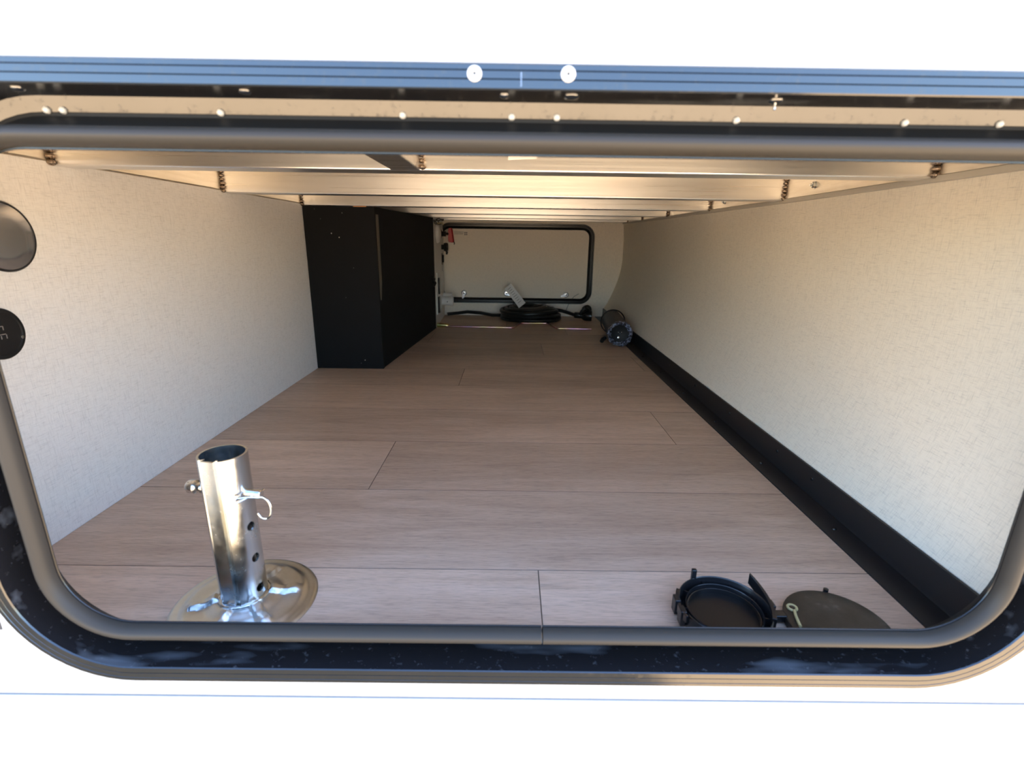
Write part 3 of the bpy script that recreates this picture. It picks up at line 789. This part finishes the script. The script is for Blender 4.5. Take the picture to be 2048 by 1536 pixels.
# clevis pin with a hairpin clip
pz = 0.1400
pd = Vector((math.cos(math.radians(-11)), math.sin(math.radians(-11)), 0))
pin = MB().lathe([(0.0, -0.0490), (0.0058, -0.0485), (0.0074, -0.0460), (0.0074, -0.0390), (0.0048, -0.0372), (0.0048, -0.034), (0.0062, -0.0338), (0.0062, -0.0310), (0.0044, -0.0308), (0.0044, 0.0385), (0.0036, 0.0395), (0, 0.0397)], 24, axis_matrix((0, 0, pz), pd)).build('pin', 'chrome', jf)
c = pd*0.0345 + Vector((0, 0, pz)); e = Vector((-pd.y, pd.x, 0))
ring = []
for k in range(22):
    a = math.radians(110 - 255*k/21)
    ring.append(c + pd*(0.0115 + 0.0090*math.cos(a)) + Vector((0, 0, -0.0105 + 0.0125*math.sin(a))) + e*(-0.008))
leg1 = [c + e*(-0.016) - pd*0.012 + Vector((0, 0, 0.002)), c + e*(-0.010) - pd*0.004 + Vector((0, 0, 0.001))]
MB().tube(leg1 + ring, 0.0011, 8).build('hairpin_clip', 'chrome', pin)
MB().tube([c + e*(-0.015) - pd*0.013 + Vector((0, 0, -0.004)), c + e*(-0.007) - pd*0.004 + Vector((0, 0, 0.0)), c + e*0.004, c + e*0.010], 0.0011, 8).build('hairpin_leg', 'chrome', pin)

# ------------------------------------------------------------------ sewer cap (open side up) with bayonet arms
sw = empty('drain_cap', (0.2385, 0.4575, 0)); sw.scale = (0.95, 0.95, 0.95); tag(sw, 'glossy black round drain cap lying open side up, with bayonet arms', 'cap')
MB().lathe([(0, 0.0020), (0.038, 0.0020), (0.0408, 0.0035), (0.0412, 0.0140), (0.0418, 0.0148), (0.0428, 0.0142), (0.0432, 0.0060), (0.0465, 0.0050), (0.0485, 0.0080), (0.0488, 0.0185), (0.0500, 0.0200), (0.0512, 0.0190), (0.0515, 0.0030), (0.0500, 0.0004), (0, 0.0004)], 72).build('cap_body', 'gloss_black', sw, smooth=40)
MB().lathe([(0.0392, 0.0022), (0.0392, 0.0095), (0.0400, 0.0100), (0.0406, 0.0094), (0.0406, 0.0036)], 64).build('gasket', 'cord_black', sw, smooth=40)
MB().lathe([(0, 0.0030), (0.0385, 0.0030), (0.0390, 0.0026), (0.0390, 0.0021)], 64).build('inner_face', 'cap_floor', sw)
def arm(a0, a1, r0, r1, z0, z1, lift, name='bayonet_arm'):
    mb = MB(); k = 14; vs = []
    for i in range(k+1):
        t = i/k; a = math.radians(a0 + (a1-a0)*t)
        zt_ = z1 + lift*t*t; out = 0.006*t*t; thin = 1-0.45*t
        rr0, rr1 = r0+out, r0+out+(r1-r0)*thin
        zb_ = z0 + (zt_-z0)*0.55*t
        for r, z in ((rr0, zb_), (rr1, zb_), (rr1, zt_), (rr0, zt_)): vs.append((r*math.cos(a), r*math.sin(a), z))
    fs = [(4*i+q, 4*i+(q+1) % 4, 4*(i+1)+(q+1) % 4, 4*(i+1)+q) for i in range(k) for q in range(4)] + [(0, 3, 2, 1), (4*k, 4*k+1, 4*k+2, 4*k+3)]
    return mb.add(vs, fs).build(name, 'gloss_black', sw, smooth=40, bevel=0.0006)
arm(-28, 40, 0.0490, 0.0540, 0.004, 0.021, 0.014)
arm(150, 205, 0.0492, 0.0545, 0.004, 0.020, 0.003)
MB().box(-0.0030, 0.0030, -0.002, 0.0030, 0.006, 0.0310).build('post', 'gloss_black', sw, bevel=0.0012, loc=(-0.0195, 0.0475, 0))
for a in (172, 192, 0):
    p = Vector((0.0535*math.cos(math.radians(a)), 0.0535*math.sin(math.radians(a)), 0))
    MB().box(-0.0035, 0.0030, -0.0060, 0.0060, 0.003, 0.0225).build('lug', 'gloss_black', sw, bevel=0.0010, loc=p)
for a in range(20, 380, 40):
    mb = MB().box(0.0408, 0.0490, -0.0006, 0.0006, 0.0055, 0.0140)
    o = mb.build('web', 'gloss_black', sw, smooth=0); o.rotation_euler.z = math.radians(a)

# ------------------------------------------------------------------ dusty brown cap
bc = empty('dust_cap', (0.3545, 0.4410, 0)); tag(bc, 'dusty brown-black flat round cap with a yellowish strap beside the sill', 'cap')
MB().lathe([(0, 0.0116), (0.030, 0.0115), (0.0500, 0.0108), (0.0522, 0.0096), (0.0528, 0.0075), (0.0520, 0.0006), (0.050, 0.0003), (0, 0.0003)], 80).build('cap_body', 'brown_rubber', bc, smooth=35)
MB().box(-0.0665, -0.0500, -0.0050, 0.0055, 0.003, 0.0112).build('tab', 'gloss_black', bc, bevel=0.0012, loc=(0, 0.0125, 0))
MB().lathe([(0.0028, 0.003), (0.0028, 0.0135), (0, 0.0142)], 12).build('peg', 'gloss_black', bc, loc=(0.0165, 0.0500, 0))
ex, ey = -0.0395, 0.0195
ring = [(ex+0.0046*math.cos(a), ey+0.0046*math.sin(a), 0.0128) for a in [math.radians(q) for q in range(-70, 251, 20)]]
MB().tube(ring, 0.0014, 8).build('strap_eye', 'strap_yellow', bc)
MB().tube([(ex, ey-0.0045, 0.0128), (ex-0.0030, ey-0.013, 0.0130), (ex-0.0050, ey-0.021, 0.0130), (ex-0.0062, ey-0.028, 0.0126)], 0.0016, 8).build('strap', 'strap_yellow', bc)
MB().lathe([(0.0028, 0.010), (0.0028, 0.0135), (0, 0.0140)], 12).build('strap_peg', 'gloss_black', bc, loc=(ex, ey, 0))

# ------------------------------------------------------------------ fittings on the left wall
lg = empty('wall_light', (XL, 0.6195, 0.3945)); tag(lg, 'round grey lens light with black rim, high on the left wall', 'light')
mx = axis_matrix((0, 0, 0), (1, 0, 0))
MB().lathe([(0.0415, 0), (0.0415, 0.0025), (0.0400, 0.0040), (0.0390, 0.0040), (0.0390, 0.0)], 64, mx).build('rim', 'gloss_black', lg)
MB().lathe([(0.0390, 0.0), (0.0390, 0.0032), (0.0360, 0.0046), (0.0210, 0.0060), (0, 0.0066)], 64, mx).build('lens', 'lens_grey', lg)
sk = empty('wall_socket', (XL, 0.5845, 0.2835)); tag(sk, 'round black socket cover on the left wall below the light', 'socket')
MB().lathe([(0.0305, 0), (0.0305, 0.0030), (0.0295, 0.0042), (0.0262, 0.0045), (0.0252, 0.0034), (0, 0.0034)], 64, mx).build('cover', 'matte_black', sk)
MB().lathe([(0.0022, 0.003), (0.0020, 0.0052), (0, 0.0058)], 12, axis_matrix((0, 0.0235, -0.0080), (1, 0, 0))).build('screw', 'chrome', sk)
for (y, z, w, h_) in ((0.001, 0.0085, 0.006, 0.0010), (0.004, 0.0062, 0.0010, 0.0046), (0.002, -0.0010, 0.007, 0.0010), (0.0060, -0.0040, 0.0010, 0.0050), (-0.0005, -0.0045, 0.0010, 0.0040)):
    MB().box(0.0033, 0.0038, y-w/2, y+w/2, z-h_/2, z+h_/2).build('embossed_mark', 'print_grey', sk, smooth=0)
